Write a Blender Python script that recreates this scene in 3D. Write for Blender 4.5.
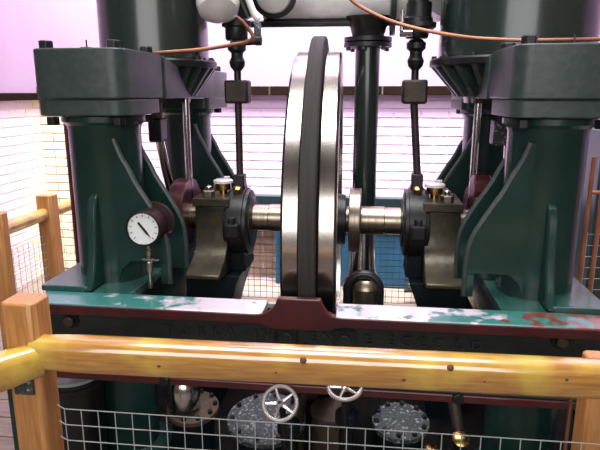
import bpy, math, random
from mathutils import Vector, Matrix
random.seed(7)
R = math.radians
scene = bpy.context.scene
for o in list(bpy.data.objects): bpy.data.objects.remove(o)
C = scene.collection

# ------------------------------------------------------------------ camera
cd = bpy.data.cameras.new('camera'); cam = bpy.data.objects.new('camera', cd); C.objects.link(cam)
cd.sensor_width = 36; cd.lens = 36 * 570 / 600; cd.clip_start = .05
cam.location = (0, 0, 1.65); cam.rotation_euler = (R(90 - 13.1), 0, R(7.0))
scene.camera = cam
# ------------------------------------------------------------------ world, light, exposure
w = bpy.data.worlds.new('world'); scene.world = w; w.use_nodes = True
w.node_tree.nodes['Background'].inputs[0].default_value = (1, .93, 1, 1)
w.node_tree.nodes['Background'].inputs[1].default_value = 0.6
def area(name, loc, rot, sx, sy, power, col=(1, .98, 1)):
    l = bpy.data.lights.new(name, 'AREA'); l.shape = 'RECTANGLE'; l.size = sx; l.size_y = sy
    l.energy = power; l.color = col
    o = bpy.data.objects.new(name, l); C.objects.link(o); o.location = loc; o.rotation_euler = rot
    return o
rl = area('rear_rooflight', (-.2, 3.95, 6.30), (R(24), 0, 0), 5.2, 1.3, 1300)        # daylight in the rear roof glazing
rl.data.spread = R(75)                                                      # cone narrowed for effect: onto the wall, off the wheel rim
area('main_rooflight', (-.2, 1.5, 6.30), (0, 0, 0), 4.0, 2.8, 560)         # daylight in the main roof glazing
area('front_fill_light', (-.2, -2.93, 2.6), (R(90), 0, 0), 4.4, 2.0, 170)      # fill added behind the camera to brighten rail and engine front
vs = scene.view_settings
scene.display_settings.display_device = 'sRGB'
vs.view_transform = 'Standard'; vs.look = 'None'; vs.gamma = 1; vs.use_curve_mapping = False
vs.exposure = -0.3
scene.cycles.use_denoising = True
scene.cycles.max_bounces = 8

# ------------------------------------------------------------------ materials
MATS = {}
def mat(name, col, rough=.5, metal=0, col2=None, scale=8, stretch=(1, 1, 1), detail=5, lo=.4, hi=.65,
        bump=0, bscale=40, coat=0, rough2=None, ior=1.5, col3=None, scale3=3, lo3=.55, hi3=.62, coat_ior=1.5):
    m = bpy.data.materials.new(name); m.use_nodes = True; nt = m.node_tree
    b = nt.nodes['Principled BSDF']; N = nt.nodes.new; Lk = nt.links.new
    b.inputs['Base Color'].default_value = (*col, 1); b.inputs['Roughness'].default_value = rough
    b.inputs['Metallic'].default_value = metal; b.inputs['IOR'].default_value = ior
    b.inputs['Coat Weight'].default_value = coat; b.inputs['Coat Roughness'].default_value = .12; b.inputs['Coat IOR'].default_value = coat_ior
    tc = N('ShaderNodeTexCoord'); mp = N('ShaderNodeMapping'); mp.inputs['Scale'].default_value = stretch
    Lk(tc.outputs['Object'], mp.inputs[0])
    if col2:
        n = N('ShaderNodeTexNoise'); n.inputs['Scale'].default_value = scale; n.inputs['Detail'].default_value = detail
        Lk(mp.outputs[0], n.inputs['Vector'])
        r = N('ShaderNodeMapRange'); r.inputs[1].default_value = lo; r.inputs[2].default_value = hi
        Lk(n.outputs['Fac'], r.inputs[0])
        mx = N('ShaderNodeMix'); mx.data_type = 'RGBA'
        mx.inputs[6].default_value = (*col, 1); mx.inputs[7].default_value = (*col2, 1)
        Lk(r.outputs[0], mx.inputs[0]); out = mx.outputs[2]
        if rough2 is not None:
            r2 = N('ShaderNodeMapRange'); r2.inputs[1].default_value = lo; r2.inputs[2].default_value = hi
            r2.inputs[3].default_value = rough; r2.inputs[4].default_value = rough2
            Lk(n.outputs['Fac'], r2.inputs[0]); Lk(r2.outputs[0], b.inputs['Roughness'])
        if col3:
            n3 = N('ShaderNodeTexNoise'); n3.inputs['Scale'].default_value = scale3; n3.inputs['Detail'].default_value = 8
            Lk(tc.outputs['Object'], n3.inputs['Vector'])
            r3 = N('ShaderNodeMapRange'); r3.inputs[1].default_value = lo3; r3.inputs[2].default_value = hi3
            Lk(n3.outputs['Fac'], r3.inputs[0])
            m3 = N('ShaderNodeMix'); m3.data_type = 'RGBA'; m3.inputs[7].default_value = (*col3, 1)
            Lk(out, m3.inputs[6]); Lk(r3.outputs[0], m3.inputs[0]); out = m3.outputs[2]
        Lk(out, b.inputs['Base Color'])
    if bump:
        n = N('ShaderNodeTexNoise'); n.inputs['Scale'].default_value = bscale; n.inputs['Detail'].default_value = 4
        Lk(mp.outputs[0], n.inputs['Vector'])
        bp = N('ShaderNodeBump'); bp.inputs['Strength'].default_value = bump; bp.inputs['Distance'].default_value = .01
        Lk(n.outputs['Fac'], bp.inputs['Height']); Lk(bp.outputs[0], b.inputs['Normal'])
    MATS[name] = m
    return m
mat('green', (.010, .036, .029), .26, 0, (.017, .045, .037), 6, bump=.12, bscale=25, coat=.1, ior=1.42)
mat('grey_green', (.034, .052, .048), .36, 0, (.050, .064, .058), 30, bump=.07, bscale=45, coat=.0, ior=1.42)
mat('cylinder_green', (.012, .028, .024), .26, 0, (.028, .034, .028), 4, (1, 1, .35), coat=.4)
mat('panel_green', (.008, .018, .016), .5, 0, (.014, .024, .021), 14, bump=.3, bscale=60)
mat('letter_green', (.018, .030, .028), .45, 0, (.03, .042, .04), 20)
mat('maroon', (.085, .010, .012), .38, 0, (.045, .008, .010), 9, bump=.1, coat=.2)
mat('glare_top', (.045, .20, .175), .20, .65, (.62, .55, .60), 6, detail=9, rough2=.24, lo=.40, hi=.56, coat=.6,
    bump=.15, bscale=22, col3=(.16, .05, .035), scale3=7, lo3=.60, hi3=.68, ior=1.8)  # pale patches put the pinkish wall reflection into the base colour
mat('dark_iron', (.012, .013, .014), .4, .3, (.022, .022, .022), 12, bump=.1)
mat('blue_black', (.004, .009, .012), .55, 0, (.007, .014, .018), 7, ior=1.3)
mat('floor_shade', (.006, .006, .006), .9, 0, (.012, .011, .010), 7, ior=1.15)  # near-black: shade under the engine put into the floor colour
mat('rust_iron', (.045, .032, .024), .5, .4, (.025, .02, .018), 14, bump=.2)
mat('steel', (.50, .46, .41), .20, 1, (.45, .41, .36), 3, (60, 1, 1), detail=3, rough2=.23)
mat('band_steel', (.050, .047, .044), .75, 0, (.038, .035, .032), 3, (60, 1, 1), detail=3, ior=1.2)
mat('shaft_steel', (.42, .36, .28), .30, 1, (.30, .25, .19), 4, (30, 1, 1), rough2=.4)
mat('bright_steel', (.75, .75, .74), .18, 1, (.6, .6, .6), 10)
mat('olive_iron', (.090, .078, .050), .36, .55, (.055, .050, .036), 12, bump=.15)
mat('brass', (.60, .40, .13), .25, 1, (.48, .31, .10), 12)
mat('copper', (.30, .13, .075), .35, .7, (.22, .09, .055), 10)
mat('lagging', (.94, .92, .92), .4, .1, (.84, .82, .82), 18, bump=.2, bscale=50)
mat('white_enamel', (.80, .78, .76), .25, 0, (.7, .68, .66), 8, coat=.3)
mat('dial', (.88, .93, .92), .35, 0, (.84, .90, .90), 14)
mat('ink', (.01, .01, .01), .5)
mat('gauge_case', (.022, .009, .009), .5, 0, (.018, .008, .008), 12, ior=1.25)
mat('wood_rail', (.58, .30, .060), .28, 0, (.38, .16, .032), 7, (.9, 14, 14), lo=.35, hi=.7, bump=.15, bscale=6, coat=1, coat_ior=1.9,
    col3=(.66, .45, .07), scale3=3.5, lo3=.5, hi3=.62)
mat('wood_post', (.56, .27, .085), .42, 0, (.40, .17, .05), 7, (12, 12, .9), lo=.35, hi=.7, bump=.15, bscale=6, coat=.3)
mat('wood_knot', (.10, .035, .012), .5, 0, (.16, .06, .02), 20)
mat('wire', (.50, .55, .52), .35, .2, (.42, .46, .44), 30)
mat('wall_paint', (.33, .225, .33), .8, 0, (.32, .215, .32), 3, bump=.1)
mat('brick_white', (.60, .43, .60), .75, 0, (.58, .41, .58), 5, bump=.2, bscale=60)
mat('brick_pale', (.72, .58, .62), .75, 0, (.70, .58, .56), 4, bump=.2, bscale=60)
mat('brick_cream', (.86, .74, .52), .75, 0, (.78, .66, .45), 6, bump=.2, bscale=60)
mat('mortar', (.62, .45, .62), .9, 0, (.58, .42, .57), 10)
mat('brick_brown', (.20, .125, .085), .8, 0, (.13, .085, .065), 8, bump=.3)
mat('room_brown', (.085, .065, .05), .85, 0, (.06, .045, .036), 3)
mat('ceiling_dark', (.10, .09, .085), .9, 0, (.08, .07, .065), 3)
mat('floor_tan', (.16, .12, .09), .7, 0, (.11, .085, .072), 4, bump=.2, col3=(.15, .12, .12), scale3=5)
mat('plank_floor', (.26, .19, .16), .6, 0, (.17, .125, .12), 5, (1, 8, 1), bump=.2)
mat('blue_paint', (.005, .060, .115), .6, 0, (.004, .045, .09), 6)
mat('sill_green', (.006, .016, .018), .4, 0, (.008, .02, .022), 6)
mat('brown_bar', (.013, .007, .004), .8, 0, (.009, .005, .003), 8, ior=1.12)
mat('mortar_olive', (.26, .20, .12), .9, 0, (.20, .15, .09), 10)
mat('foot_green', (.020, .085, .066), .26, .1, (.045, .12, .10), 9, coat=.4, bump=.12)
mat('wheel_white', (.82, .80, .77), .25, .85, (.7, .68, .66), 8)
mat('black_plastic', (.010, .010, .012), .35, 0, (.016, .015, .018), 5)
mat('lid_grey', (.46, .52, .52), .45, 0, (.36, .42, .43), 6)
mat('cover_grey', (.055, .065, .068), .4, .2, (.34, .37, .37), 70, detail=8, lo=.56, hi=.66, bump=.6, bscale=70)
mat('cover_brown', (.12, .085, .060), .5, .2, (.07, .05, .04), 16, bump=.3)
mat('orange_pole', (.42, .16, .07), .45, 0, (.30, .10, .05), 8)

def glare_flange():  # green flange, bright reflection painted along its middle, red-brown paint at right
    m = mat('glare_flange', (.035, .17, .15), .3, .25, bump=.15, bscale=22, coat=.6, ior=1.8)
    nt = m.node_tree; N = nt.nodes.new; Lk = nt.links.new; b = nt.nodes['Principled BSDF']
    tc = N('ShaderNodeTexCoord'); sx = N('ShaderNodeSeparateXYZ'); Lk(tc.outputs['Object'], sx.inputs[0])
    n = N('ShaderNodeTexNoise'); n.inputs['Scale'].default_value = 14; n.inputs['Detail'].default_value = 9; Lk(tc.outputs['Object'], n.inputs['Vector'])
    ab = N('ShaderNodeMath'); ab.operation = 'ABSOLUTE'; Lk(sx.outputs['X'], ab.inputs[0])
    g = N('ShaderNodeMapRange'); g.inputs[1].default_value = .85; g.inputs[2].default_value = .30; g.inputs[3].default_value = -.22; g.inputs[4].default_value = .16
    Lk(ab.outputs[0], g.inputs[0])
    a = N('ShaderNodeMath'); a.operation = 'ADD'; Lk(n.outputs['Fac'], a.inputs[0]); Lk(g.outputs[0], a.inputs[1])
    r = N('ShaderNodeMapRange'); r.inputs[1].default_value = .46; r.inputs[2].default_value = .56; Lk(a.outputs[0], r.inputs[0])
    mx = N('ShaderNodeMix'); mx.data_type = 'RGBA'; mx.inputs[6].default_value = (.05, .25, .22, 1); mx.inputs[7].default_value = (.84, .74, .82, 1)  # pale tone is reflected glare painted into the base colour
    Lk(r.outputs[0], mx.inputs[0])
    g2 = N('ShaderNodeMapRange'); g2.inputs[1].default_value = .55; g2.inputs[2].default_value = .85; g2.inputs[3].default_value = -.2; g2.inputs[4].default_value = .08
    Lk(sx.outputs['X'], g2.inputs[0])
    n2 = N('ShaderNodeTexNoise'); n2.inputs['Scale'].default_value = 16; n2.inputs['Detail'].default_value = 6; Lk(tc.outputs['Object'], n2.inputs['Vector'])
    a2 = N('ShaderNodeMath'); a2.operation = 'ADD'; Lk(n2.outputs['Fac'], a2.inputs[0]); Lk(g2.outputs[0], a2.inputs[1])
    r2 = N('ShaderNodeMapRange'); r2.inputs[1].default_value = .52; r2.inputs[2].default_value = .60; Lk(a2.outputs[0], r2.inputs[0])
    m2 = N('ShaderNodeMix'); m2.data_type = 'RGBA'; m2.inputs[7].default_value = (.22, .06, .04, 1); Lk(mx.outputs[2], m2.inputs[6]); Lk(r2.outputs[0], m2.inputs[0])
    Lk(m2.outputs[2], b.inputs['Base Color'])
glare_flange()

# ------------------------------------------------------------------ mesh helpers
class MB:
    def __init__(s): s.v = []; s.f = []
    def _add(s, vs, fs):
        n = len(s.v); s.v += [tuple(p) for p in vs]; s.f += [tuple(i + n for i in f) for f in fs]; return s
    def box(s, x0, x1, y0, y1, z0, z1):
        vs = [(x, y, z) for z in (z0, z1) for y in (y0, y1) for x in (x0, x1)]
        return s._add(vs, [(0, 2, 3, 1), (4, 5, 7, 6), (0, 1, 5, 4), (2, 6, 7, 3), (0, 4, 6, 2), (1, 3, 7, 5)])
    def prism(s, poly, ax, a0, a1):
        """poly: 2D points in the plane across axis ax ('X': (y,z), 'Y': (x,z), 'Z': (x,y))"""
        def P(p, a): return {'X': (a, p[0], p[1]), 'Y': (p[0], a, p[1]), 'Z': (p[0], p[1], a)}[ax]
        n = len(poly); vs = [P(p, a0) for p in poly] + [P(p, a1) for p in poly]
        fs = [tuple(range(n)), tuple(range(2 * n - 1, n - 1, -1))]
        fs += [(i, i + n, (i + 1) % n + n, (i + 1) % n) for i in range(n)]
        return s._add(vs, fs)
    def lathe(s, c, d, prof, seg=32, loop=False, cap=True, phase=0):
        """prof: (radius, distance along d)"""
        c = Vector(c); d = Vector(d).normalized()
        a = d.orthogonal().normalized() if abs(d.z) < .99 else Vector((1, 0, 0))
        if abs(d.z) < .99: a = (Vector((0, 0, 1)) - d * d.z).normalized()
        b = d.cross(a); vs = []; fs = []; m = len(prof)
        for r, t in prof:
            for k in range(seg):
                th = phase + 2 * math.pi * k / seg
                vs.append(c + d * t + (a * math.cos(th) + b * math.sin(th)) * max(r, 1e-5))
        for i in range(m if loop else m - 1):
            j = (i + 1) % m
            for k in range(seg):
                k2 = (k + 1) % seg
                fs.append((i * seg + k, i * seg + k2, j * seg + k2, j * seg + k))
        if cap and not loop:
            fs.append(tuple(range(seg - 1, -1, -1))); fs.append(tuple((m - 1) * seg + k for k in range(seg)))
        return s._add(vs, fs)
    def tube(s, pts, r, seg=12):
        pts = [Vector(p) for p in pts]; rr = r if isinstance(r, (list, tuple)) else [r] * len(pts)
        vs = []; fs = []; prev = None
        for i, p in enumerate(pts):
            t = (pts[min(i + 1, len(pts) - 1)] - pts[max(i - 1, 0)]).normalized()
            if prev is None:
                a = t.orthogonal().normalized()
            else:
                a = (prev - t * prev.dot(t)).normalized()
            prev = a; b = t.cross(a)
            for k in range(seg):
                th = 2 * math.pi * k / seg
                vs.append(p + (a * math.cos(th) + b * math.sin(th)) * rr[i])
        for i in range(len(pts) - 1):
            for k in range(seg):
                k2 = (k + 1) % seg
                fs.append((i * seg + k, i * seg + k2, (i + 1) * seg + k2, (i + 1) * seg + k))
        fs.append(tuple(range(seg - 1, -1, -1))); n = (len(pts) - 1) * seg; fs.append(tuple(n + k for k in range(seg)))
        return s._add(vs, fs)
    def torus(s, c, d, R_, r, seg=40, sec=10):
        return s.lathe(c, d, [(R_ + r * math.cos(2 * math.pi * k / sec), r * math.sin(2 * math.pi * k / sec)) for k in range(sec)], seg, loop=True)
    def hexbolt(s, c, d, r, h):
        return s.lathe(c, d, [(r, 0), (r, h * .85), (r * .9, h)], 6)
    def build(s, name, m, parent=None, smooth=True, bevel=0, ang=35):
        off = world_loc(parent) if parent else Vector((0, 0, 0))
        me = bpy.data.meshes.new(name)
        me.from_pydata([tuple(Vector(p) - off) for p in s.v], [], s.f); me.validate()
        import bmesh
        bm = bmesh.new(); bm.from_mesh(me); bmesh.ops.recalc_face_normals(bm, faces=bm.faces); bm.to_mesh(me); bm.free()
        me.materials.append(MATS[m])
        if smooth:
            me.shade_smooth(); me.set_sharp_from_angle(angle=R(ang))
        o = bpy.data.objects.new(name, me); C.objects.link(o)
        if parent: o.parent = parent
        if bevel:
            b = o.modifiers.new('bevel', 'BEVEL'); b.width = bevel; b.segments = 2; b.limit_method = 'ANGLE'; b.angle_limit = R(40)
        return o
def world_loc(o):
    p = Vector((0, 0, 0))
    while o: p += o.location; o = o.parent
    return p
def tag(o, label, cat, group=None):
    o['label'] = label; o['category'] = cat
    if group: o['group'] = group
    return o
def thing(name, label, cat, loc, group=None):
    o = bpy.data.objects.new(name, None); C.objects.link(o); o.location = loc; o.empty_display_size = .05
    return tag(o, label, cat, group)
def struct(o): o['kind'] = 'structure'; return o
def bez(p0, p1, p2, p3, n=12):
    p0, p1, p2, p3 = map(Vector, (p0, p1, p2, p3)); out = []
    for i in range(n + 1):
        t = i / n; u = 1 - t
        out.append(p0 * u ** 3 + p1 * 3 * u * u * t + p2 * 3 * u * t * t + p3 * t ** 3)
    return out
def smooth_path(pts, n=6):
    pts = [Vector(p) for p in pts]; out = []
    for i in range(len(pts) - 1):
        a, b = pts[i], pts[i + 1]
        ta = (pts[i + 1] - pts[max(i - 1, 0)]) / 2; tb = (pts[min(i + 2, len(pts) - 1)] - pts[i]) / 2
        for k in range(n):
            t = k / n; t2 = t * t; t3 = t2 * t
            out.append(a * (2 * t3 - 3 * t2 + 1) + ta * (t3 - 2 * t2 + t) + b * (-2 * t3 + 3 * t2) + tb * (t3 - t2))
    return out + [pts[-1]]
def rrect(x0, x1, y0, y1, r, n=5):
    out = []
    for cx, cy, a in ((x1 - r, y1 - r, 0), (x0 + r, y1 - r, 90), (x0 + r, y0 + r, 180), (x1 - r, y0 + r, 270)):
        for k in range(n + 1):
            t = R(a + 90 * k / n); out.append((cx + r * math.cos(t), cy + r * math.sin(t)))
    return out

# ------------------------------------------------------------------ the room
XL, XR, YB, YF, ZC = -2.96, 2.6, 4.9, -3.0, 6.5
floor = struct(MB().box(XL, XR, YF, YB, -.1, 0).build('floor', 'floor_tan', smooth=False))
struct(MB().box(-1.36, 1.40, 1.80, 3.80, 0, .012).build('trim_4', 'floor_shade', smooth=False, bevel=.004))  # dark slab carrying the painted shade below the bedplate
for k in range(8):                                   # floor boards beside the fence, lower left of the picture
    x0 = -2.9; y0 = 1.65 + k * .16
    o = MB().box(x0, -1.42, y0, y0 + .152, 0, .012).build('plank', 'plank_floor', floor, False, .003)
wb = struct(MB().box(XL, XR, YB, YB + .25, 0, ZC).build('wall_back', 'mortar', smooth=False))
struct(MB().box(XL - .25, XL, YF, 2.6, 0, ZC).build('wall_left_near', 'room_brown', smooth=False))
wl = struct(MB().box(XL - .25, XL, 2.6, YB + .25, 0, ZC).build('wall_left', 'brick_pale', smooth=False))
struct(MB().box(XR, XR + .25, YF, YB + .25, 0, ZC).build('wall_right', 'room_brown', smooth=False))
MB().box(XR - .012, XR, 2.6, YB, 0, ZC).build('plaster', 'wall_paint', bpy.data.objects['wall_right'], False)
struct(MB().box(XL - .25, XR + .25, YF - .25, YF, 0, ZC).build('wall_front', 'room_brown', smooth=False))
MB().box(XL, -2.62, YB - .0025, YB, 0, 1.66).build('mortar_bed', 'mortar_olive', wb, False)
# plastered upper walls above the wall rail
MB().box(XL, XR, YB - .012, YB, 1.665, ZC).build('plaster', 'wall_paint', wb, False)
MB().box(XL, XL + .012, 2.6, YB, 1.63, ZC).build('plaster', 'wall_paint', wl, False)
for n, x in enumerate((-1.65, -.2, 1.25)):  # unseen frames added around the front fill light
    wf = struct(MB().box(x - .70, x + .70, YF, YF + .03, 1.58, 1.64).box(x - .70, x + .70, YF, YF + .03, 3.56, 3.62).box(x - .70, x - .64, YF, YF + .03, 1.64, 3.56).box(x + .64, x + .70, YF, YF + .03, 1.64, 3.56).build('fill_window_%d' % (n + 1), 'sill_green', smooth=False))
    for q in (-.21, .21): MB().box(x + q - .012, x + q + .012, YF, YF + .025, 1.64, 3.56).build('glazing_bar', 'sill_green', wf, False)
# ceiling with two glazed openings
cm = MB()
cm.box(XL, XR, YF, .10, ZC - .1, ZC).box(XL, XR, 2.9, 3.3, ZC - .1, ZC).box(XL, XR, 4.6, YB, ZC - .1, ZC)
cm.box(XL, -2.2, .1, 2.9, ZC - .1, ZC).box(1.8, XR, .1, 2.9, ZC - .1, ZC)
ceil = struct(cm.build('ceiling', 'ceiling_dark', smooth=False))
bl = .215; bh = .065; cs = .075
brick_me = {}
def brick(m, parent, c, axis, length=bl):
    key = (m, axis, round(length, 3))
    if key not in brick_me:
        h = length / 2
        b = MB().box(-h, h, -.005, .004, -bh / 2, bh / 2) if axis == 'X' else MB().box(-.004, .005, -h, h, -bh / 2, bh / 2)
        t = b.build('brick', m, None, False, .003); brick_me[key] = t; o = t
    else:
        o = brick_me[key].copy(); C.objects.link(o)
    o.parent = parent; o.location = Vector(c) - world_loc(parent)
    return o
n_lo = []
rest = MB()
for k in range(22):
    z = .02 + k * cs + bh / 2
    x = XL - (0 if k % 2 else .1125); i = 0
    while x < XR - .1:
        x0 = max(x, XL + .003); x1 = min(x + bl, XR - .003); L_ = x1 - x0; cx = (x0 + x1) / 2
        x += bl + .01
        if L_ < .03: continue
        m = 'brick_cream' if cx < -2.62 else ('brick_white' if z > .62 else 'brick_brown')
        if (-2.96 < cx < 1.15) and (z > .68 or cx < -2.4):
            brick(m, wb, (cx, YB, z), 'X', L_)
        elif z > .62 or cx < -2.62:
            rest.box(x0, x1, YB - .008, YB, z - bh / 2, z + bh / 2)
        else:
            n_lo.append((x0, x1, z))
o = rest.build('brick_field', 'brick_white', wb, False); o['kind'] = 'stuff'
lo = MB()
for x0, x1, z in n_lo: lo.box(x0, x1, YB - .008, YB, z - bh / 2, z + bh / 2)
o = lo.build('brick_dado', 'brick_brown', wb, False); o['kind'] = 'stuff'
rest = MB()
for k in range(22):
    z = .02 + k * cs + bh / 2
    if z > 1.62: continue
    y = YB - .003 - (bl if k % 2 else .1025); first = True
    y1 = YB - .009
    while y1 > 2.7:
        y0 = max(y, 2.6); L_ = y1 - y0
        if y0 > 3.75: brick('brick_cream' if y0 > 4.75 or z < .9 and y0 > 4.5 else 'brick_pale', wl, (XL, (y0 + y1) / 2, z), 'Y', L_)
        else: rest.box(XL, XL + .008, y0, y1, z - bh / 2, z + bh / 2)
        y1 = y0 - .01; y = y1 - bl
o = rest.build('brick_field', 'brick_white', wl, False); o['kind'] = 'stuff'
# timber wall rails
t = struct(MB().box(XL + .02, XR, YB - .05, YB - .008, 1.63, 1.70).build('trim_1', 'brown_bar', smooth=False, bevel=.004))
for x in (-2.4, -1.75, -1.12, -.86, .08, .35, 1.0, 1.6):
    MB().box(x, x + .012, YB - .056, YB - .045, 1.626, 1.704).build('clip', 'shaft_steel', t, False)
t = struct(MB().box(XL + .012, XL + .05, 2.5, YB - .05, 1.585, 1.645).build('trim_2', 'brown_bar', smooth=False, bevel=.004))
struct(MB().box(-1.7, XR, YB - .10, YB - .008, .70, .775).build('trim_3', 'sill_green', smooth=False, bevel=.005))

# ------------------------------------------------------------------ engine
UL, UR, X0 = -1.105, .67, -.2175
ZB = .87                                             # top of bedplate
SH = (2.9, 1.005)                                    # shaft y, z
side = {UL: 1, UR: -1}                               # inward direction

# bedplate
bed = thing('engine_bedplate', 'dark green and maroon cast iron bedplate with raised lettering under the engine columns', 'bedplate', (X0, 1.9, .55))
def bed_out():
    pts = [(-1.27, ZB - .038), (-1.27, ZB), (-.415, ZB)]
    pts += [(p.x, p.y) for p in bez((-.40, ZB, 0), (-.35, ZB, 0), (-.325, ZB + .02, 0), (-.314, ZB + .064, 0), 6)]
    pts += [(p.x, p.y) for p in bez((-.160, ZB + .064, 0), (-.150, ZB + .02, 0), (-.125, ZB, 0), (-.08, ZB, 0), 6)]
    pts += [(1.30, ZB), (1.30, ZB - .038)]
    pts += [(-.09, ZB - .038), (-.14, ZB - .055), (-.33, ZB - .055), (-.38, ZB - .038)]
    return pts
MB().prism(bed_out(), 'Y', 1.895, 1.925).build('top_rim', 'maroon', bed, True, .004)
MB().box(-1.27, -.372, 1.9, 2.035, ZB - .03, ZB + .004).build('top_flange', 'glare_flange', bed, False, .004)
MB().box(-.105, 1.30, 1.9, 2.035, ZB - .03, ZB + .004).build('top_flange', 'glare_flange', bed, False, .004)
MB().box(-1.26, 1.29, 1.925, 1.965, .57, ZB - .03).build('front_panel', 'panel_green', bed, False)
MB().box(-1.27, 1.30, 1.90, 1.99, .565, .595).build('lower_flange', 'maroon', bed, False, .004)
MB().box(-1.27, 1.30, 1.905, 1.985, .596, .606).build('ledge', 'panel_green', bed, False, .003)
for ux in (UL, UR):
    x0, x1 = (-1.27, -.93) if ux == UL else (.495, .86)
    MB().box(x0, x1, 2.036, 3.7, .83, ZB).build('side_girder_top', 'foot_green', bed, False, .004)
    MB().box(x0 + .05, x1 - .05, 2.036, 3.7, .57, .829).build('side_girder_web', 'green', bed, False)
MB().box(-1.27, 1.30, 3.60, 3.68, .02, .22).build('rear_light_stop', 'panel_green', bed, False)  # unseen low barrier added to block rear light below the bedplate
for x, z in ((-1.12, .80), (.672, .815), (-.215, .72), (1.15, .80)):
    p = MB().lathe((x, 1.925, z), (0, -1, 0), [(.034, 0), (.032, .006)], 24).build('washer', 'dark_iron', bed)
    MB().hexbolt((x, 1.919, z), (0, -1, 0), .022, .022).build('bolt', 'olive_iron', p, False, .002)
for x in (.335, -.75):
    MB().hexbolt((x, 1.905, .585), (0, -1, 0), .022, .022).build('bolt', 'dark_iron', bed, False, .002)
# raised letters
def letter(ch, x, z, h):
    cu = bpy.data.curves.new('letter', 'FONT'); cu.body = ch; cu.size = h * 1.4; cu.extrude = .003; cu.resolution_u = 3
    cu.align_x = 'CENTER'
    t = bpy.data.objects.new('letter_tmp', cu); C.objects.link(t)
    me = bpy.data.meshes.new_from_object(t.evaluated_get(bpy.context.evaluated_depsgraph_get()))
    bpy.data.objects.remove(t)
    me.transform(Matrix.Translation(Vector((x, 1.922, z)) - bed.location) @ Matrix.Rotation(R(90), 4, 'X'))
    me.materials.clear(); me.materials.append(MATS['letter_green'])
    o = bpy.data.objects.new('letter', me); C.objects.link(o); o.parent = bed
for ch, x in (('T', -.735), ('O', -.672), ('R', -.61), ('R', -.555), ('A', -.495), ('I', -.40), ('N', -.365), ('E', -.185), ('N', -.135),
              ('E', .012), ('E', .09), ('C', .145), ('C', .20), ('O', .26), ('L', .33), ('D', .39)):
    letter(ch, x, .766, .036)
for x in (-.288, -.075):
    fr = MB()
    fr.box(x - .042, x + .042, 1.914, 1.925, .806, .813).box(x - .042, x - .034, 1.914, 1.925, .755, .806).box(x + .034, x + .042, 1.914, 1.925, .755, .806)
    f_ = fr.build('frame_mark', 'dark_iron', bed, False, .001)
    MB().tube([(x + .02 * math.cos(R(a)), 1.920, .772 + .02 * math.sin(R(a))) for a in range(0, 181, 20)], .005, 8).build('arch_mark', 'letter_green', bed)

# columns (each one with fins, rib, foot)
def column(ux, cy, label, front):
    s = side[ux]
    r = thing('engine_column', label, 'column', (ux, cy, 0), 'cast columns of the engine')
    MB().lathe((ux, cy, 0), (0, 0, 1), [(.145, ZB), (.145, 1.50), (.150, 1.52), (.168, 1.535), (.168, 1.556)], 48).build('shaft', 'green', r)
    MB().lathe((ux, cy, 0), (0, 0, 1), [(.20, 0), (.20, .03), (.145, .05), (.145, .80), (.16, .829)] if False else [(.20, 0), (.20, .03), (.146, .06), (.146, .568)], 40).build('lower_leg', 'green', r)
    # two inward fins with a rolled edge
    prof = [(.085, 1.47), (.110, 1.40), (.140, 1.345), (.165, 1.29), (.205, 1.225), (.240, 1.165), (.268, 1.11), (.283, 1.055), (.288, .99), (.288, .93), (.288, ZB + .002)]
    edge = smooth_path([(ux + s * a, 0, z) for a, z in prof], 4)
    for dy in (-.115, .105):
        y = cy + dy
        poly = [(p.x, p.z) for p in edge] + [(ux + s * .06, ZB + .002), (ux + s * .06, 1.47)]
        if s < 0: poly = poly[::-1]
        if front and dy < 0:
            # arched opening at the foot of the front fin
            poly = [(p.x, p.z) for p in edge if p.z > .965] + [(ux + s * .285, .962), (ux + s * .24, .965), (ux + s * .13, .965), (ux + s * .09, .93), (ux + s * .07, ZB + .002), (ux + s * .05, ZB + .002), (ux + s * .05, 1.47)]
            # keep a narrow leg below the edge
            lg = MB().box(*sorted((ux + s * .258, ux + s * .288)), y - .011, y + .011, ZB + .002, .962)
            lg.build('fin_foot', 'green', r, False)
        f = MB().prism(poly, 'Y', y - .011, y + .011).build('fin', 'green', r, True, .002, 60)
        MB().tube([(p.x, y, p.z) for p in edge], .013, 8).build('fin_edge', 'grey_green', f)
    # front rib and foot
    o = -1
    if front:
        rib = bez((cy - .14, 1.25, 0), (cy - .215, 1.23, 0), (cy - .165, .98, 0), (cy - .268, ZB + .006, 0), 14)
        poly = [(p.x, p.y) for p in rib] + [(cy - .12, ZB + .006), (cy - .12, 1.27)]
        MB().prism(poly, 'X', ux - .018, ux + .018).build('rib', 'green', r, True, .008, 50)
        xs = sorted((ux - s * .20, ux - s * .0))
        MB().prism(rrect(xs[0], xs[1], cy - .262, cy + .24, .012), 'Z', ZB, ZB + .024).build('foot', 'foot_green', r, False, .004)
    else:
        MB().prism(rrect(ux - .2, ux + .2, cy - .2, cy + .2, .03), 'Z', ZB, ZB + .022).build('foot', 'foot_green', r, False, .004)
    return r
column(UL, 2.30, 'green iron column behind the round pressure gauge', True)
column(UR, 2.30, 'green iron column at far right, with a front rib near the wire fence', True)
column(UL, 3.38, 'green iron column further back, left of the flywheel', False)
column(UR, 3.38, 'green iron column further back, half hidden right of the flywheel', False)

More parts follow.
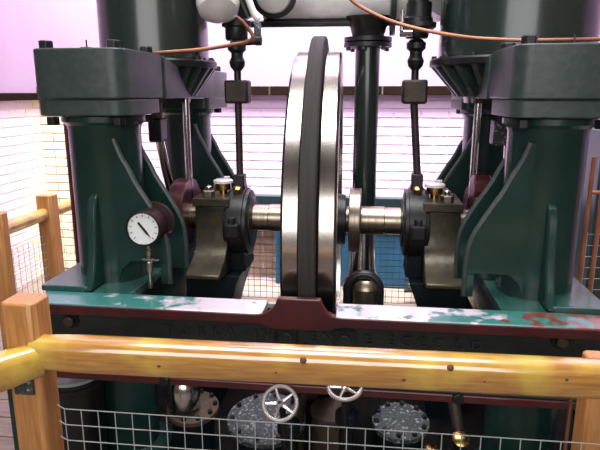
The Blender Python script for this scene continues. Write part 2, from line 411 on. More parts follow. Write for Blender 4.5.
# entablatures
def entablature(ux, label):
    s = side[ux]
    r = thing('entablature', label, 'engine frame', (ux, 2.9, 1.556), 'entablature beams')
    MB().prism(rrect(ux - .184, ux + .184, 2.095, 2.50, .06), 'Z', 1.562, 1.624).build('column_cap', 'grey_green', r, True, .005)
    MB().prism(rrect(ux - .19, ux + .19, 3.20, 3.66, .035), 'Z', 1.556, 1.618).build('column_cap', 'grey_green', r, True, .005)
    body = MB().prism(rrect(ux - .186, ux + .186, 2.09, 2.56, .06), 'Z', 1.626, 1.812).build('front_block', 'grey_green', r, True, .006)
    MB().prism(rrect(ux - .19, ux + .19, 3.30, 3.67, .03), 'Z', 1.622, 1.775).build('rear_block', 'grey_green', r, True, .006)
    for sx in (-1, 1):
        x = ux + sx * .18
        poly = [(2.52, 1.622), (3.34, 1.622), (3.34, 1.76)] + [(p.x, p.y) for p in bez((3.22, 1.755, 0), (3.05, 1.70, 0), (2.85, 1.69, 0), (2.72, 1.765, 0), 8)] + [(2.52, 1.803)]
        MB().prism(poly, 'X', x - .013, x + .013).build('side_beam', 'grey_green', r, True, .003)
    for dx in (-.135, .135):
        for yy in (2.14, 2.46, 3.60):
            zt = 1.808 if yy < 3 else 1.775
            MB().hexbolt((ux + dx, yy, zt), (0, 0, 1), .029, .034).build('nut', 'dark_iron', r, False, .003)
            MB().hexbolt((ux + dx, yy if yy != 2.46 else 2.43, 1.556), (0, 0, -1), .027, .032).build('nut', 'dark_iron', r, False, .003)
    MB().tube([(ux + .02, 2.16, 1.80), (ux + .018, 2.16, 1.845)], .003, 6).build('pin', 'dark_iron', r)
    return r
entablature(UL, 'grey green cast block over the column with the pressure gauge')
entablature(UR, 'grey green cast block at upper right, over the large cylinder column')

# cylinders
def cylinder(ux, rad, label):
    s = side[ux]; cy = 2.93
    r = thing('steam_cylinder', label, 'cylinder', (ux, cy, 1.765), 'steam cylinders')
    MB().lathe((ux, cy, 0), (0, 0, 1), [(rad, 1.80), (rad, 2.75), (rad + .05, 2.76), (rad + .05, 2.82)], 64).build('barrel', 'cylinder_green', r)
    MB().lathe((ux, cy, 0), (0, 0, 1), [(rad + .035, 1.768), (rad + .04, 1.774), (rad + .04, 1.798), (rad + .034, 1.806), (rad, 1.81)], 64).build('base_flange', 'dark_iron', r)
    MB().lathe((ux, cy, 0), (0, 0, 1), [(rad * .62, 1.60), (rad * .66, 1.68), (rad * .9, 1.765)], 40).build('lower_cover', 'cylinder_green', r)
    # small gussets below the flange
    for a in (-66, -52, -38, -24, -10, 4, 18, 32):
        th = R(a) if s > 0 else R(180 - a)
        rm = rad + .03
        p = MB()
        c0 = Vector((ux, cy, 0)); dr = Vector((math.cos(th), math.sin(th), 0)); dt = Vector((-dr.y, dr.x, 0))
        tri = [(rm, 1.768), (rad * .7, 1.768), (rad * .7, 1.63), (rad * .74, 1.63)]
        vs = [c0 + dr * a_ + dt * (.012 * q) + Vector((0, 0, z)) for q in (-1, 1) for a_, z in tri]
        p._add(vs, [(0, 1, 2, 3), (7, 6, 5, 4), (0, 4, 5, 1), (1, 5, 6, 2), (2, 6, 7, 3), (3, 7, 4, 0)])
        p.build('gusset', 'grey_green', r, False)
    for a in (-75, -50, -25, 0, 25):
        th = R(a) if s > 0 else R(180 - a)
        MB().hexbolt((ux + (rad + .02) * math.cos(th), cy + (rad + .02) * math.sin(th), 1.80), (0, 0, 1), .013, .02).build('bolt', 'dark_iron', r, False)
    # valve chest on the inner side
    xi = ux + s * rad * .86; xo = X0 - s * .40
    x0, x1 = sorted((xi, xo))
    MB().box(x0, x1, 2.78, 3.04, 2.13, 2.60).build('valve_chest', 'dark_iron', r, True, .015)
    return r
cylinder(UL, .27, 'dark green steam cylinder on the upper left, crossed by a copper pipe')
cylinder(UR, .355, 'large dark green steam cylinder on the upper right')

# flywheel
fw = thing('flywheel', 'large polished steel flywheel with dark raised centre band between the columns', 'flywheel', (-.254, SH[0], SH[1]))
WX = -.254
fc = (WX, SH[0], SH[1]); D = (1, 0, 0)
def ring(m, name, r0, r1, t0, t1, ch=.006):
    return MB().lathe(fc, D, [(r0, t0), (r1 - ch, t0), (r1, t0 + ch), (r1, t1 - ch), (r1 - ch, t1), (r0, t1)], 128, loop=True).build(name, m, fw)
ring('steel', 'rim', .665, .838, -.107, -.031, .010)
ring('steel', 'rim', .665, .838, .031, .107, .010)
ring('band_steel', 'centre_band', .665, .908, -.031, .031, .004)
MB().lathe(fc, D, [(.10, -.10), (.13, -.09), (.14, -.06), (.14, .06), (.13, .135), (.075, .14), (.075, -.10)], 48, loop=True).build('hub', 'dark_iron', fw)
for k in range(6):
    a = R(60 * k + 14)
    e = Vector((0, math.cos(a), math.sin(a))); c = Vector(fc); pts = [c + e * q for q in (.12, .3, .5, .68)]
    MB().tube(pts, [.055, .045, .04, .045], 12).build('spoke', 'panel_green', fw)

fw.rotation_euler.z = R(2.0)
# crankshaft
cs_ = thing('crankshaft', 'horizontal steel crankshaft with maroon crank webs through the flywheel hub', 'shaft', (X0, SH[0], SH[1]))
def cyl(x0, x1, r, m, name, y=SH[0], z=SH[1], seg=40, par=cs_):
    return MB().lathe((x0, y, z), (1, 0, 0), [(r - .004, 0), (r, .004), (r, x1 - x0 - .004), (r - .004, x1 - x0)], seg).build(name, m, par)
cyl(X0 - .72, X0 + .72, .069, 'shaft_steel', 'shaft')
cyl(X0 + .120, X0 + .178, .165, 'shaft_steel', 'collar')
cyl(X0 + .178, X0 + .30, .074, 'shaft_steel', 'journal')
cyl(X0 - .30, X0 - .118, .073, 'shaft_steel', 'journal')
for ux, ang in ((UL, 5), (UR, 110)):
    s = side[ux]; a = R(ang)
    py, pz = SH[0] + .19 * math.cos(a), SH[1] + .19 * math.sin(a)
    for q in (.13, -.13):
        xw = ux + s * q
        n = 14; poly = []
        for k in range(n + 1):
            t = a - R(90) + R(180) * k / n; poly.append((py + .075 * math.cos(t), pz + .075 * math.sin(t)))
        for k in range(n + 1):
            t = a + R(60) + R(240) * k / n; poly.append((SH[0] + .20 * math.cos(t), SH[1] + .20 * math.sin(t)))
        MB().prism(poly, 'X', xw - .042, xw + .042).build('crank_web', 'maroon', cs_, True, .006)
    cyl(ux - .09, ux + .09, .05, 'bright_steel', 'crank_pin', py, pz)
    # connecting rod and crosshead
    rd = thing('connecting_rod', ('steel connecting rod and crosshead behind the pressure gauge column' if ux == UL else 'steel connecting rod and crosshead behind the right-hand column fins'), 'connecting rod', (ux, SH[0], 1.1))
    MB().lathe((ux - .05, py, pz), (1, 0, 0), [(.055, 0), (.085, .004), (.085, .096), (.055, .1)], 32).build('big_end', 'rust_iron', rd)
    MB().tube([(ux, py, pz + .06), (ux, (py + SH[0]) / 2, (pz + 1.45) / 2), (ux, SH[0], 1.45)], [.032, .028, .024], 16).build('rod', 'bright_steel', rd)
    hw = .034 if ux == UL else .085
    MB().box(ux - hw, ux + hw, SH[0] - .05, SH[0] + .05, 1.40, 1.52).build('crosshead', 'dark_iron' if ux == UL else 'cover_grey', rd, True, .008)
    MB().tube([(ux, SH[0], 1.5), (ux, SH[0], 1.78)], .030, 16).build('piston_rod', 'cover_brown' if ux == UL else 'bright_steel', rd)
    for q in (-1, 1):
        MB().tube([(ux + q * .158, SH[0], ZB), (ux + q * .158, SH[0], 1.66)], .017, 14).build('guide_bar', 'bright_steel', rd)

# bearings
def bearing(ux, label):
    s = side[ux]; bx = X0 - s * .575
    r = thing('bearing_pedestal', label, 'bearing', (bx, SH[0], .57), 'main shaft bearings')
    y0 = SH[0]
    prof = [(y0 - .14, 1.085), (y0 - .14, .98), (y0 - .15, .92), (y0 - .17, .875), (y0 - .22, .835), (y0 - .30, .805), (y0 - .345, .785), (y0 - .345, .765), (y0 - .20, .745), (y0 + .34, .74), (y0 + .34, .80), (y0 + .22, .835), (y0 + .15, .92), (y0 + .14, 1.085)]
    MB().prism(prof, 'X', bx - .085, bx + .085).build('body', 'olive_iron', r, True, .005)
    MB().box(bx - .095, bx + .095, y0 - .155, y0 + .155, 1.087, 1.13).build('cap', 'olive_iron', r, False, .005)
    # dark support girder narrowing towards the floor
    xa = bx + s * .175; xb = bx - s * .13
    g = [(bx - s * .13, .739), (bx + s * .15, .739), (bx + s * .10, .60), (bx + s * .045, .40), (bx + s * .03, .0), (bx - s * .13, .0)]
    MB().prism(g, 'Y', y0 - .20, y0 + .20).build('support', 'blue_black', r, False, .004)
    MB().prism([(bx + s * .085, .739), (bx + s * .165, .739), (bx + s * .15, .86), (bx + s * .105, .98), (bx + s * .085, 1.0)], 'Y', y0 - .11, y0 + .11).build('inner_web', 'blue_black', r, False, .004)
    for yy in (-.105, .105):
        n = MB().hexbolt((bx - s * .02, y0 + yy, 1.13), (0, 0, 1), .034, .034).build('nut', 'shaft_steel', r, False, .003)
        MB().lathe((bx - s * .02, y0 + yy, 1.16), (0, 0, 1), [(.016, 0), (.016, .022), (.010, .028)], 16).build('stud', 'bright_steel', n)
    c = (bx + s * .03, y0 + .0, 1.13)
    cup = MB().lathe(c, (0, 0, 1), [(.020, 0), (.020, .02), (.040, .024), (.040, .058), (.046, .060)], 24).build('oil_cup', 'brass', r)
    MB().lathe((c[0], c[1], 1.188), (0, 0, 1), [(.052, 0), (.052, .012), (.036, .020)], 24).build('lid', 'white_enamel', cup)
    MB().lathe((c[0] + .02, c[1], 1.207), (0, 0, 1), [(.016, 0), (.016, .014)], 12).build('knob', 'white_enamel', cup)
    return r
bearing(UL, 'olive iron shaft bearing with oil cup left of the flywheel')
bearing(UR, 'olive iron shaft bearing with oil cup right of the flywheel')

# eccentrics and valve rods
def eccentric(ux, label, dz, zr):
    s = side[ux]; ex = X0 - s * .455; y0 = SH[0]; zc = SH[1] + dz
    r = thing('eccentric_valve_gear', label, 'valve gear', (ex, y0, zc - .185), 'eccentric valve gears')
    MB().lathe((ex - .062, y0, zc), (1, 0, 0), [(.150, 0), (.170, .006), (.172, .022), (.182, .024), (.184, .062), (.182, .100), (.172, .102), (.170, .118), (.150, .124)], 56).build('strap', 'dark_iron', r)
    MB().lathe((ex - s * .0 - .075, y0, zc), (1, 0, 0), [(.08, 0), (.125, .006), (.125, .144), (.08, .15)], 40).build('sheave', 'dark_iron', r)
    for yy in (-1, 1):
        l = MB().box(ex - .035, ex + .035, y0 + yy * .205 - .03, y0 + yy * .205 + .03, zc - .035, zc + .035).build('lug', 'dark_iron', r, False, .008)
        MB().hexbolt((ex, y0 + yy * .21, zc + .035), (0, 0, 1), .018, .03).build('nut', 'dark_iron', l, False)
    MB().lathe((ex, y0 - .06, zc + .165), (0, -.5, .8), [(.02, 0), (.024, .02), (.02, .035), (.008, .042)], 20).build('oil_nipple', 'brass', r)
    MB().prism([(ex - .04, zc + .155), (ex + .04, zc + .155), (ex + .028, zc + .20), (ex + .028, zc + .255), (ex - .028, zc + .255), (ex - .028, zc + .20)], 'Y', y0 - .035, y0 + .035).build('rod_foot', 'dark_iron', r, True, .006)
    MB().tube([(ex, y0, zc + .25), (zr, y0, 1.61)], .0185, 16).build('rod', 'rust_iron', r)
    MB().box(zr - .060, zr + .060, y0 - .05, y0 + .05, 1.595, 1.71).build('valve_crosshead', 'rust_iron', r, True, .012)
    MB().tube([(zr, y0, 1.70), (zr, y0, 2.02)], .018, 16).build('valve_rod', 'dark_iron', r)
    g = MB().lathe((zr, y0, 1.755), (0, 0, 1), [(.02, 0), (.036, .02), (.040, .045), (.030, .065), (.030, .085), (.046, .10), (.046, .125), (.03, .14)], 20).build('lock_nut', 'dark_iron', r)
    MB().lathe((zr, y0, 1.90), (0, 0, 1), [(.05, 0), (.056, .01), (.056, .06), (.072, .065), (.072, .09), (.05, .10), (.05, .235)], 24).build('gland', 'dark_iron', r)
    return r
eccentric(UL, 'dark eccentric and valve rod left of the flywheel', -.025, -.672)
eccentric(UR, 'dark eccentric and valve rod right of the flywheel', -.008, .205)

# ------------------------------------------------------------------ pipes above
sp = thing('steam_pipe', 'silver lagged steam pipe across the top, above the flywheel', 'pipe', (0, 3.4, 1.9))
MB().tube([(-.62, 3.4, 2.17), (-.1, 3.4, 2.17), (.36, 3.4, 2.155)], .125, 32).build('lagged_run', 'lagging', sp)
MB().lathe((-.60, 3.4, 2.17), (1, 0, 0), [(.127, 0), (.132, .005), (.132, .03), (.127, .035)], 32).build('lagging_band', 'dark_iron', sp)
MB().lathe((.085, 3.4, 2.16), (1, 0, 0), [(.13, 0), (.20, .004), (.20, .032), (.13, .036)], 40).build('flange', 'grey_green', sp)
MB().lathe((-.03, 3.4, 0), (0, 0, 1), [(.085, 1.94), (.09, 1.96), (.10, 2.00), (.135, 2.06)], 32).build('branch', 'dark_iron', sp)
MB().tube(smooth_path([(.12, 3.4, 2.155), (.26, 3.38, 2.15), (.34, 3.30, 2.15), (.38, 3.15, 2.15)], 5), .13, 28).build('elbow', 'white_enamel', sp)
MB().tube([(-.75, 3.36, 2.03), (.3, 3.36, 2.03)], .022, 12).build('under_pipe', 'dark_iron', sp)
dp = thing('down_pipe', 'dark green vertical pipe behind the flywheel, flanged at its top', 'pipe', (-.03, 3.4, 0))
MB().lathe((-.03, 3.4, 0), (0, 0, 1), [(.07, .02), (.07, 1.90)], 32).build('pipe', 'cylinder_green', dp)
MB().lathe((-.03, 3.4, 0), (0, 0, 1), [(.12, .45), (.12, .50), (.095, .53), (.078, .60), (.0735, .70), (.0735, .88)], 32).build('sleeve', 'bright_steel', dp)
for z0 in (1.895, 1.925):
    MB().lathe((-.03, 3.4, z0), (0, 0, 1), [(.10, 0), (.135, .003), (.135, .026), (.10, .029)], 40).build('flange', 'dark_iron', dp)
for k in range(6):
    a = R(60 * k + 20)
    MB().hexbolt((-.03 + .115 * math.cos(a), 3.4 + .115 * math.sin(a), 1.895), (0, 0, -1), .013, .016).build('bolt', 'dark_iron', dp, False)
MB().lathe((-.03, 3.4, 0), (0, 0, 1), [(.12, .0), (.12, .03), (.072, .035)], 32).build('base_flange', 'dark_iron', dp)
ip = thing('inlet_pipe', 'black domed pipe rising beside the lower right of the flywheel', 'pipe', (-.004, 2.36, 0))
MB().lathe((-.004, 2.36, 0), (0, 0, 1), [(.064, 0.02), (.064, .83)], 32).build('pipe', 'shaft_steel', ip)
MB().lathe((-.004, 2.36, 0), (0, 0, 1), [(.064, .825), (.058, .85), (.040, .868), (.006, .874)], 32).build('crown', 'shaft_steel', ip)
MB().tube([(-.012 + .070 * math.cos(R(a)), 2.345, .822 + .070 * math.sin(R(a))) if 0 <= a <= 180 else (-.012 + (.070 if a < 0 else -.070), 2.345, .72) for a in [-10] + list(range(0, 181, 12)) + [190]], .018, 12).build('yoke', 'black_plastic', ip)
MB().lathe((-.004, 2.36, 0), (0, 0, 1), [(.080, .02), (.080, .62)], 32).build('sleeve', 'dark_iron', ip)
MB().lathe((-.004, 2.36, 0), (0, 0, 1), [(.13, 0), (.13, .025), (.078, .03)], 32).build('base_flange', 'dark_iron', ip)
# copper pipes
c1 = thing('oil_pipe', 'copper oil pipe crossing in front of the upper left cylinder', 'pipe', (-.95, 2.45, 1.82))
MB().tube(smooth_path([(-1.0, 2.50, 1.812), (-.93, 2.50, 1.818), (-.74, 2.52, 1.832), (-.60, 2.53, 1.852), (-.545, 2.53, 1.862), (-.515, 2.53, 1.885), (-.55, 2.53, 1.935), (-.585, 2.53, 1.965)], 5), .0085, 10).build('pipe', 'copper', c1)
MB().lathe((-1.02, 2.50, 1.812), (1, 0, .03), [(.016, 0), (.016, .03), (.011, .035)], 6).build('union_nut', 'bright_steel', c1, False)
c2 = thing('oil_pipe', 'long thin copper pipe sagging to the upper right block', 'pipe', (.62, 2.42, 1.84))
MB().tube(smooth_path([(-.16, 2.42, 2.08), (-.08, 2.42, 2.00), (.01, 2.42, 1.95), (.10, 2.42, 1.916), (.22, 2.42, 1.886), (.375, 2.42, 1.861), (.50, 2.42, 1.852), (.62, 2.42, 1.848), (.90, 2.42, 1.850)], 5), .0075, 10).build('pipe', 'copper', c2)
# exhaust elbow and lever on the upper left
el = thing('drain_cock', 'bright exhaust elbow and lever beside the upper left cylinder', 'valve', (-.66, 2.78, 1.90))
MB().lathe((-.715, 2.72, 2.075), (.10, -.35, -.6), [(.085, -.08), (.098, -.01), (.100, .04), (.09, .075), (.06, .098), (.02, .108)], 32).build('elbow', 'white_enamel', el)
MB().torus((-.72, 2.735, 2.10), (.10, -.35, -.6), .104, .012).build('flange', 'dark_iron', el)
MB().tube([(-.64, 2.74, 2.13), (-.60, 2.74, 2.04), (-.575, 2.74, 1.985)], .021, 14).build('lever', 'dark_iron', el)
MB().tube([(-.585, 2.72, 2.10), (-.545, 2.72, 1.995), (-.525, 2.72, 1.975)], .016, 12).build('link', 'white_enamel', el)
MB().box(-.545, -.517, 2.70, 2.74, 1.872, 1.965).build('bracket', 'cover_grey', el, True, .005)
MB().tube([(-.66, 2.73, 1.872), (-.535, 2.72, 1.878)], .014, 10).build('bar', 'dark_iron', el)
MB().lathe((-.545, 2.72, 1.885), (1, 0, 0), [(.012, 0), (.024, .004), (.024, .03), (.012, .034)], 20).build('pivot', 'dark_iron', el)
vb = thing('stop_valve', 'round pale valve body with dark rim at the top, left of the flywheel', 'valve', (-.50, 3.0, 2.0))
MB().lathe((-.50, 3.02, 2.13), (0, -1, -.15), [(.06, -.15), (.105, -.02), (.115, 0), (.115, .03), (.09, .035)], 36).build('rim', 'dark_iron', vb)
MB().lathe((-.50, 3.02, 2.13), (0, -1, -.15), [(.092, .03), (.085, .055), (.05, .08), (.01, .088)], 36).build('cover', 'white_enamel', vb)
wv = thing('regulator_valve', 'dark valve bonnet on the steam pipe left of the right-hand cylinder', 'valve', (.20, 2.85, 1.95))
MB().lathe((.21, 2.9, 1.94), (0, 0, 1), [(.07, .0), (.085, .01), (.085, .03), (.06, .035), (.06, .12)], 28).build('bonnet', 'dark_iron', wv)
MB().lathe((.155, 2.85, 1.92), (1, -.3, 0), [(.018, -.03), (.018, .03), (.01, .036)], 14).build('drain_plug', 'bright_steel', wv)
MB().tube([(.13, 2.84, 1.93), (.13, 2.84, 2.02)], .010, 10).build('stem', 'bright_steel', wv)

# ------------------------------------------------------------------ pressure gauge
gx, gz = -.876, 1.128
g = thing('pressure_gauge', 'round white pressure gauge in a dark maroon case on a thin pipe', 'gauge', (-.862, 2.10, .875))
MB().lathe((gx, 2.20, gz), (0, -1, 0), [(.060, -.01), (.088, -.006), (.090, .004), (.088, .016), (.068, .020), (.067, .105), (.070, .107), (.071, .118), (.066, .122), (.062, .118), (.062, .10)], 48, cap=False).build('case', 'gauge_case', g)
MB().torus((gx, 2.084, gz), (0, -1, 0), .066, .0045, 48, 8).build('bezel', 'bright_steel', g)
d_ = MB().lathe((gx, 2.088, gz), (0, -1, 0), [(.062, 0), (.062, .003)], 48).build('dial', 'dial', g)
for k in range(11):
    a = R(225 - 27 * k); c0, s0 = math.cos(a), math.sin(a)
    MB().tube([(gx + .048 * c0, 2.0845, gz + .048 * s0), (gx + .057 * c0, 2.0845, gz + .057 * s0)], .0014, 6).build('tick', 'ink', d_)
n_ = Vector((.62, 0, -.78)); n_.normalize(); q_ = Vector((n_.z, 0, -n_.x)); c0 = Vector((gx, 2.083, gz))
MB()._add([c0 + n_ * .045, c0 + q_ * .005 + n_ * .02, c0 - n_ * .03 + q_ * .0045, c0 - n_ * .034, c0 - n_ * .03 - q_ * .0045, c0 - q_ * .005 + n_ * .02]
          + [p + Vector((0, .002, 0)) for p in (c0 + n_ * .045, c0 + q_ * .005 + n_ * .02, c0 - n_ * .03 + q_ * .0045, c0 - n_ * .034, c0 - n_ * .03 - q_ * .0045, c0 - q_ * .005 + n_ * .02)],
          [(0, 1, 2, 3, 4, 5), (11, 10, 9, 8, 7, 6)] + [(i, i + 6, (i + 1) % 6 + 6, (i + 1) % 6) for i in range(6)]).build('needle', 'ink', d_, False)
for a in (90, -25, 205):
    MB().lathe((gx + .08 * math.cos(R(a)), 2.184, gz + .08 * math.sin(R(a))), (0, -1, 0), [(.006, 0), (.005, .004)], 10).build('screw', 'bright_steel', g)
st = MB().lathe((gx + .006, 2.11, 0), (0, 0, 1), [(.009, .875), (.009, .945), (.015, .948), (.015, .985), (.010, .99), (.010, 1.01), (.014, 1.014), (.014, 1.035), (.010, 1.04), (.010, 1.068)], 14).build('stem', 'shaft_steel', g)
MB().tube([(gx - .018, 2.105, .998), (gx + .05, 2.10, .998)], .006, 8).build('cock_handle', 'bright_steel', st)

# thin riser pipe beside the left column
tp = MB().tube([(-1.64, 2.95, .0), (-1.64, 2.95, 1.62)], .012, 10).build('riser_pipe', 'maroon'); tag(tp, 'thin maroon riser pipe standing beside the gauge column', 'pipe')
tp = MB().tube([(-1.605, 2.95, .0), (-1.605, 2.95, 1.55)], .008, 10).build('riser_pipe', 'orange_pole'); tag(tp, 'thin tan riser pipe next to the maroon riser pipe', 'pipe')

# ------------------------------------------------------------------ below the bedplate
def pump_cover(x, y, z, rad, m, label, boss=None, tilt=(0, -.12, 1)):
    r = thing('pump_cover', label, 'pump cover', (x, y, 0), 'pump covers below the bedplate')
    MB().lathe((x, y, 0), (0, 0, 1), [(rad * .8, 0), (rad * .8, z - .02)], 32).build('chamber', 'blue_black', r)
    MB().lathe((x, y, z), tilt, [(rad, -.024), (rad, -.004), (rad - .004, 0)], 48).build('plate', m, r)
    for k in range(10):
        a = R(36 * k + 12)
        MB().hexbolt((x + rad * .86 * math.cos(a), y + rad * .86 * math.sin(a), z + rad * .86 * math.sin(a) * .12), tilt, .011, .016).build('bolt', 'dark_iron', r, False)
    return r
p1 = pump_cover(-.425, 2.24, .245, .175, 'cover_grey', 'speckled grey round pump cover below the left handwheel')
p2 = pump_cover(.165, 2.28, .25, .125, 'cover_grey', 'speckled grey round pump cover right of the black pipe')
p3 = pump_cover(-.775, 2.28, .25, .118, 'cover_brown', 'brown round pump cover with a shiny knob, near the left leg')
MB().lathe((-.80, 2.25, .255), (0, 0, 1), [(.05, 0), (.068, .02), (.072, .07), (.068, .13), (.05, .155), (.02, .165)], 28).build('knob', 'bright_steel', p3)
lv = thing('brass_plug', 'brass cap on a leaning lever, left of the right leg', 'fitting', (.40, 2.2, 0))
MB().tube([(.42, 2.19, .05), (.405, 2.22, .25), (.36, 2.36, .50)], .026, 14).build('lever', 'rust_iron', lv)
MB().lathe((.405, 2.17, .24), (0, -.5, .8), [(.030, 0), (.036, .008), (.036, .022), (.024, .030)], 24).build('cap', 'brass', lv)
MB().lathe((.405, 2.17, 0), (0, 0, 1), [(.05, 0), (.05, .02), (.02, .03), (.02, .24)], 20).build('post', 'dark_iron', lv)
lv = thing('brass_plug', 'small brass cap low beside the speckled cover', 'fitting', (.285, 2.2, 0))
MB().lathe((.285, 2.15, 0), (0, 0, 1), [(.04, 0), (.04, .02), (.02, .03), (.02, .19)], 20).build('post', 'dark_iron', lv)
MB().lathe((.285, 2.15, .19), (0, 0, 1), [(.022, 0), (.028, .006), (.028, .02), (.018, .026)], 20).build('cap', 'brass', lv)
bp_ = MB().tube(smooth_path([(-.27, 2.22, .02), (-.27, 2.22, .28), (-.24, 2.20, .40), (-.17, 2.20, .46), (-.12, 2.20, .52), (-.11, 2.24, .60)], 5), .016, 12).build('drain_pipe', 'rust_iron'); tag(bp_, 'bent grey drain pipe between the two handwheels', 'pipe')
bk = MB().lathe((-.13, 2.30, 0), (0, 0, 1), [(.10, 0), (.10, .24), (.105, .25), (.105, .27), (.08, .275)], 32).build('valve_box', 'cover_brown'); tag(bk, 'round brown valve box behind the bent drain pipe', 'valve')
def handwheel(c, d, rad, base, label):
    c = Vector(c); d = Vector(d).normalized()
    r = thing('handwheel', label, 'handwheel', base, 'valve handwheels')
    MB().torus(c, d, rad, rad * .13, 44, 10).build('rim', 'wheel_white', r)
    MB().lathe(c, d, [(rad * .16, -.018), (rad * .24, -.010), (rad * .24, .010), (rad * .14, .016)], 20).build('hub', 'wheel_white', r)
    a = (Vector((0, 0, 1)) - d * d.z).normalized(); b = d.cross(a)
    for k in range(5):
        t = R(72 * k + 20); e = a * math.cos(t) + b * math.sin(t)
        MB().tube([c + e * rad * .18, c + e * rad * .95], [rad * .11, rad * .075], 8).build('spoke', 'wheel_white', r)
    MB().hexbolt(c + d * .014, d, rad * .13, .014).build('nut', 'dark_iron', r, False)
    e = c - d * .07
    MB().tube([c, e, Vector((e.x, e.y + .03, e.z - .05)), Vector((base[0], base[1], base[2] + .02))], .012, 12).build('spindle', 'dark_iron', r)
    MB().lathe((base[0], base[1], 0), (0, 0, 1), [(.05, 0), (.05, .03), (.03, .04), (.03, e.z - .16), (.045, e.z - .15), (.045, e.z - .11), (.02, e.z - .09)], 24).build('valve_stand', 'blue_black', r)
    return r
handwheel((-.297, 1.83, .560), (.05, -.78, .62), .060, (-.285, 1.96, 0), 'bright five-spoked handwheel fully in view below the rail')
handwheel((-.066, 1.83, .640), (0, -.30, .95), .058, (-.060, 1.96, 0), 'bright handwheel half hidden by the wooden rail')
def bucket(x, y, rad, h, label, lid):
    r = thing('drum', label, 'drum', (x, y, 0))
    MB().lathe((x, y, 0), (0, 0, 1), [(rad * .9, 0), (rad * .95, .02), (rad, h - .06), (rad + .006, h - .055), (rad + .006, h - .035), (rad, h - .03), (rad, h - .012)], 40).build('body', 'black_plastic', r)
    MB().lathe((x, y, h - .012), (0, 0, 1), [(rad + .005, 0), (rad + .007, .004), (rad + .007, .014), (rad - .01, .016), (rad - .014, .010)], 40).build('lid', lid, r)
    MB().lathe((x - .03, y - .03, h - .003), (0, 0, 1), [(.022, 0), (.022, .014), (.014, .018)], 16).build('bung', 'dark_iron', r)
bucket(-1.205, 2.05, .112, .515, 'black drum with grey lid at lower left behind the fence post', 'lid_grey')
bucket(.925, 2.06, .12, .49, 'black drum with pale blue lid at lower right', 'lid_grey')

# ------------------------------------------------------------------ front fence
ff = thing('timber_fence', 'varnished timber rail fence with wire mesh in front of the engine', 'fence', (-.9, 1.35, 0))
def taper_post(x0, x1, y0, y1, h, par, ch=.012):
    b = MB(); c = .012
    pl = [(x0 + c, y0), (x1 - c, y0), (x1, y0 + c), (x1, y1 - c), (x1 - c, y1), (x0 + c, y1), (x0, y1 - c), (x0, y0 + c)]
    return b.prism(pl, 'Z', 0, h).build('post', 'wood_post', par, True, ch, 30)
taper_post(-.958, -.862, 1.30, 1.392, 1.112, ff, .006)
taper_post(.60, .70, 1.462, 1.56, .95, ff, .006)
def rail(p0, p1, w_, h_, par, name='rail', m='wood_rail'):
    """machined half-round rail: flat back and bottom, rounded front and top"""
    p0, p1 = Vector(p0), Vector(p1); t = (p1 - p0).normalized(); sd = Vector((t.y, -t.x, 0)).normalized()
    if sd.y > 0 or (abs(sd.y) < .3 and sd.x < 0): sd = -sd
    up = Vector((0, 0, 1)); sec = []
    for k in range(20):
        a = 2 * math.pi * k / 20; ca, sa = math.cos(a), math.sin(a); e = .75
        sec.append((math.copysign(abs(ca) ** e, ca) * w_ / 2, math.copysign(abs(sa) ** e, sa) * h_ / 2))
    vs = [];
    n = 14
    for i in range(n + 1):
        c = p0.lerp(p1, i / n)
        q = .9 if i in (0, n) else 1
        for a, b in sec: vs.append(c + sd * a * q + up * b * q)
    fs = [(i * 20 + k, i * 20 + (k + 1) % 20, (i + 1) * 20 + (k + 1) % 20, (i + 1) * 20 + k) for i in range(n) for k in range(20)]
    fs += [tuple(range(19, -1, -1)), tuple(n * 20 + k for k in range(20))]
    return MB()._add(vs, fs).build(name, m, par, True, 0, 50)
fr_ = rail((-.885, 1.325, .968), (.90, 1.425, .934), .082, .100, ff)
for x, z, rr in ((-.155, .984, .009), (-.225, .950, .006), (-.53, .960, .009), (.30, .945, .006), (.10, .942, .008), (.50, .955, .006), (.215, .976, .009)):
    y = 1.325 + (x + .885) * .056 - .041
    MB().lathe((x, y + .004, z), (0, -1, .25), [(rr, 0), (rr * .8, .003), (rr * .3, .004)], 12).build('knot', 'wood_knot', fr_)
lr = rail((-.872, 1.318, .950), (-1.52, .45, .940), .080, .10, ff)
# brackets
b_ = MB().box(-.935, -.880, 1.292, 1.300, .855, .915).build('bracket', 'cover_grey', ff, False, .002)
for z in (.872, .897): MB().lathe((-.893, 1.292, z), (0, -1, 0), [(.006, 0), (.004, .003)], 10).build('screw', 'bright_steel', b_)
MB().box(-.985, -.965, 1.33, 1.345, 0, .92).build('steel_strip', 'green', ff, False, .002)
# mesh wires
def yy(x): return 1.365 + (x + .885) * .006
for k in range(32):
    x = -.842 + k * .05
    MB().tube([(x, yy(x), .03), (x, yy(x), .775)], .0015, 6).build('wire', 'wire', ff)
for k in range(6):
    z = .775 - k * .05
    sag = [(-.862, yy(-.862), z + .012), (-.842, yy(-.842), z)] if k < 3 else [(-.862, yy(-.862), z)]
    MB().tube(sag + [(.70, yy(.7), z)], .0015, 6).build('wire', 'wire', ff)
MB().tube([(.527, 1.40, .05), (.530, 1.40, .905)], .005, 8).build('tie_rod', 'copper', ff)

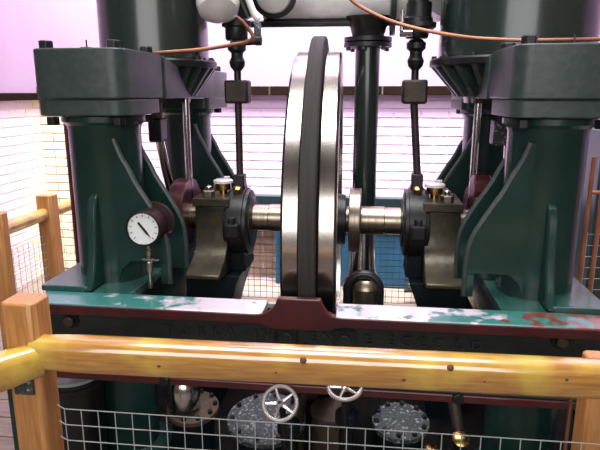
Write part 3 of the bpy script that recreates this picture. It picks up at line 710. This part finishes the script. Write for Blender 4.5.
# ------------------------------------------------------------------ fences behind
bf = thing('timber_fence', 'varnished timber fence with wire mesh along the left wall', 'fence', (-1.95, 3.0, 0))
taper_post(-2.0, -1.915, 2.70, 2.78, 1.03, bf, .006); taper_post(-2.0, -1.90, 3.16, 3.26, 1.045, bf, .006)
rail((-1.955, 2.74, .93), (-1.955, 3.20, .93), .07, .075, bf)
rail((-1.955, 3.22, .93), (-1.955, 4.30, .93), .07, .075, bf)
def mesh_panel(a, b, z0, z1, step, par, r_=.0016, m='wire'):
    a, b = Vector(a), Vector(b); L_ = (b - a).length; n = int(L_ / step); mb = MB()
    for k in range(n + 1):
        p = a.lerp(b, k * step / L_); mb.tube([(p.x, p.y, z0), (p.x, p.y, z1)], r_, 4)
    k = 0
    while z0 + k * step <= z1 + 1e-4:
        z = z0 + k * step; mb.tube([(a.x, a.y, z), (b.x, b.y, z)], r_, 4); k += 1
    o = mb.build('wire_mesh', m, par); o['kind'] = 'stuff'
    return o
mesh_panel((-1.955, 2.78, 0), (-1.955, 4.28, 0), .1, .80, .05, bf)
rf = thing('wire_fence', 'grey wire mesh fence behind the engine, in front of the brown lower wall', 'fence', (-.3, 4.3, 0))
mesh_panel((-1.9, 4.3, 0), (1.35, 4.3, 0), .03, .63, .05, rf, .0022, 'dark_iron')
for x in (-1.9, -.55, .55, 1.35): MB().box(x - .02, x + .02, 4.29, 4.33, 0, .68).build('post', 'blue_black', rf, False)
MB().box(-1.9, 1.35, 4.285, 4.315, .64, .67).build('top_rail', 'sill_green', rf, False)
rg = thing('wire_gate', 'wire mesh gate with thin orange poles at the right edge', 'fence', (1.2, 3.0, 0))
for x, y in ((1.10, 2.98), (1.165, 3.0), (1.9, 3.1)):
    MB().tube([(x, y, 0), (x, y, 1.34)], .011, 10).build('pole', 'orange_pole', rg)
mesh_panel((1.12, 3.0, 0), (1.9, 3.1, 0), .1, .95, .06, rg)
MB().tube([(1.10, 2.98, 1.16), (1.9, 3.1, 1.16)], .010, 8).build('cross_pole', 'orange_pole', rg)
db = thing('storage_cabinet', 'dark green cabinet behind the orange poles at the right edge', 'cabinet', (1.75, 4.2, 0))
MB().box(1.52, 2.2, 4.0, 4.5, 0, 1.40).build('body', 'sill_green', db, False, .01)
MB().box(1.55, 1.84, 3.985, 3.999, .05, 1.35).build('door', 'panel_green', db, False, .004)
MB().box(1.86, 2.17, 3.985, 3.999, .05, 1.35).build('door', 'panel_green', db, False, .004)
# things against the back wall
bb = thing('blue_board', 'blue painted board leaning on the back wall, right of the flywheel', 'board', (.05, 4.78, 0))
MB().box(-.35, .36, 4.74, 4.78, 0.02, .50).build('panel', 'blue_paint', bb, False, .004)
MB().box(-.37, .38, 4.73, 4.785, .50, .535).build('top_edge', 'sill_green', bb, False, .003)
MB().box(-.37, .38, 4.73, 4.785, .0, .02).build('bottom_edge', 'sill_green', bb, False, .003)
b2 = tag(MB().box(-.80, -.42, 4.74, 4.79, 0, .50).build('blue_board', 'blue_paint', None, False, .004), 'narrow blue board just left of the flywheel', 'board')
wx = thing('white_cabinet', 'white electrical box with dark pipes by the back wall, right of the blue board', 'box', (.5, 4.5, 0))
MB().box(.41, .62, 4.42, 4.62, 0, .36).build('body', 'white_enamel', wx, False, .01)
for z in (.10, .19, .27): MB().tube([(.30, 4.40, z), (.60, 4.40, z + .01)], .014, 8).build('pipe', 'dark_iron', wx)
MB().lathe((.44, 4.41, .30), (0, -1, 0), [(.03, 0), (.03, .03), (.015, .035)], 16).build('valve', 'dark_iron', wx)
bn = thing('step_block', 'grey stone block on the floor behind the flywheel', 'block', (-.45, 3.9, 0))
MB().prism([(-.62, 0), (-.36, 0), (-.36, .10), (-.40, .13), (-.62, .13)], 'Y', 3.85, 4.05).build('block', 'lid_grey', bn, False, .008)
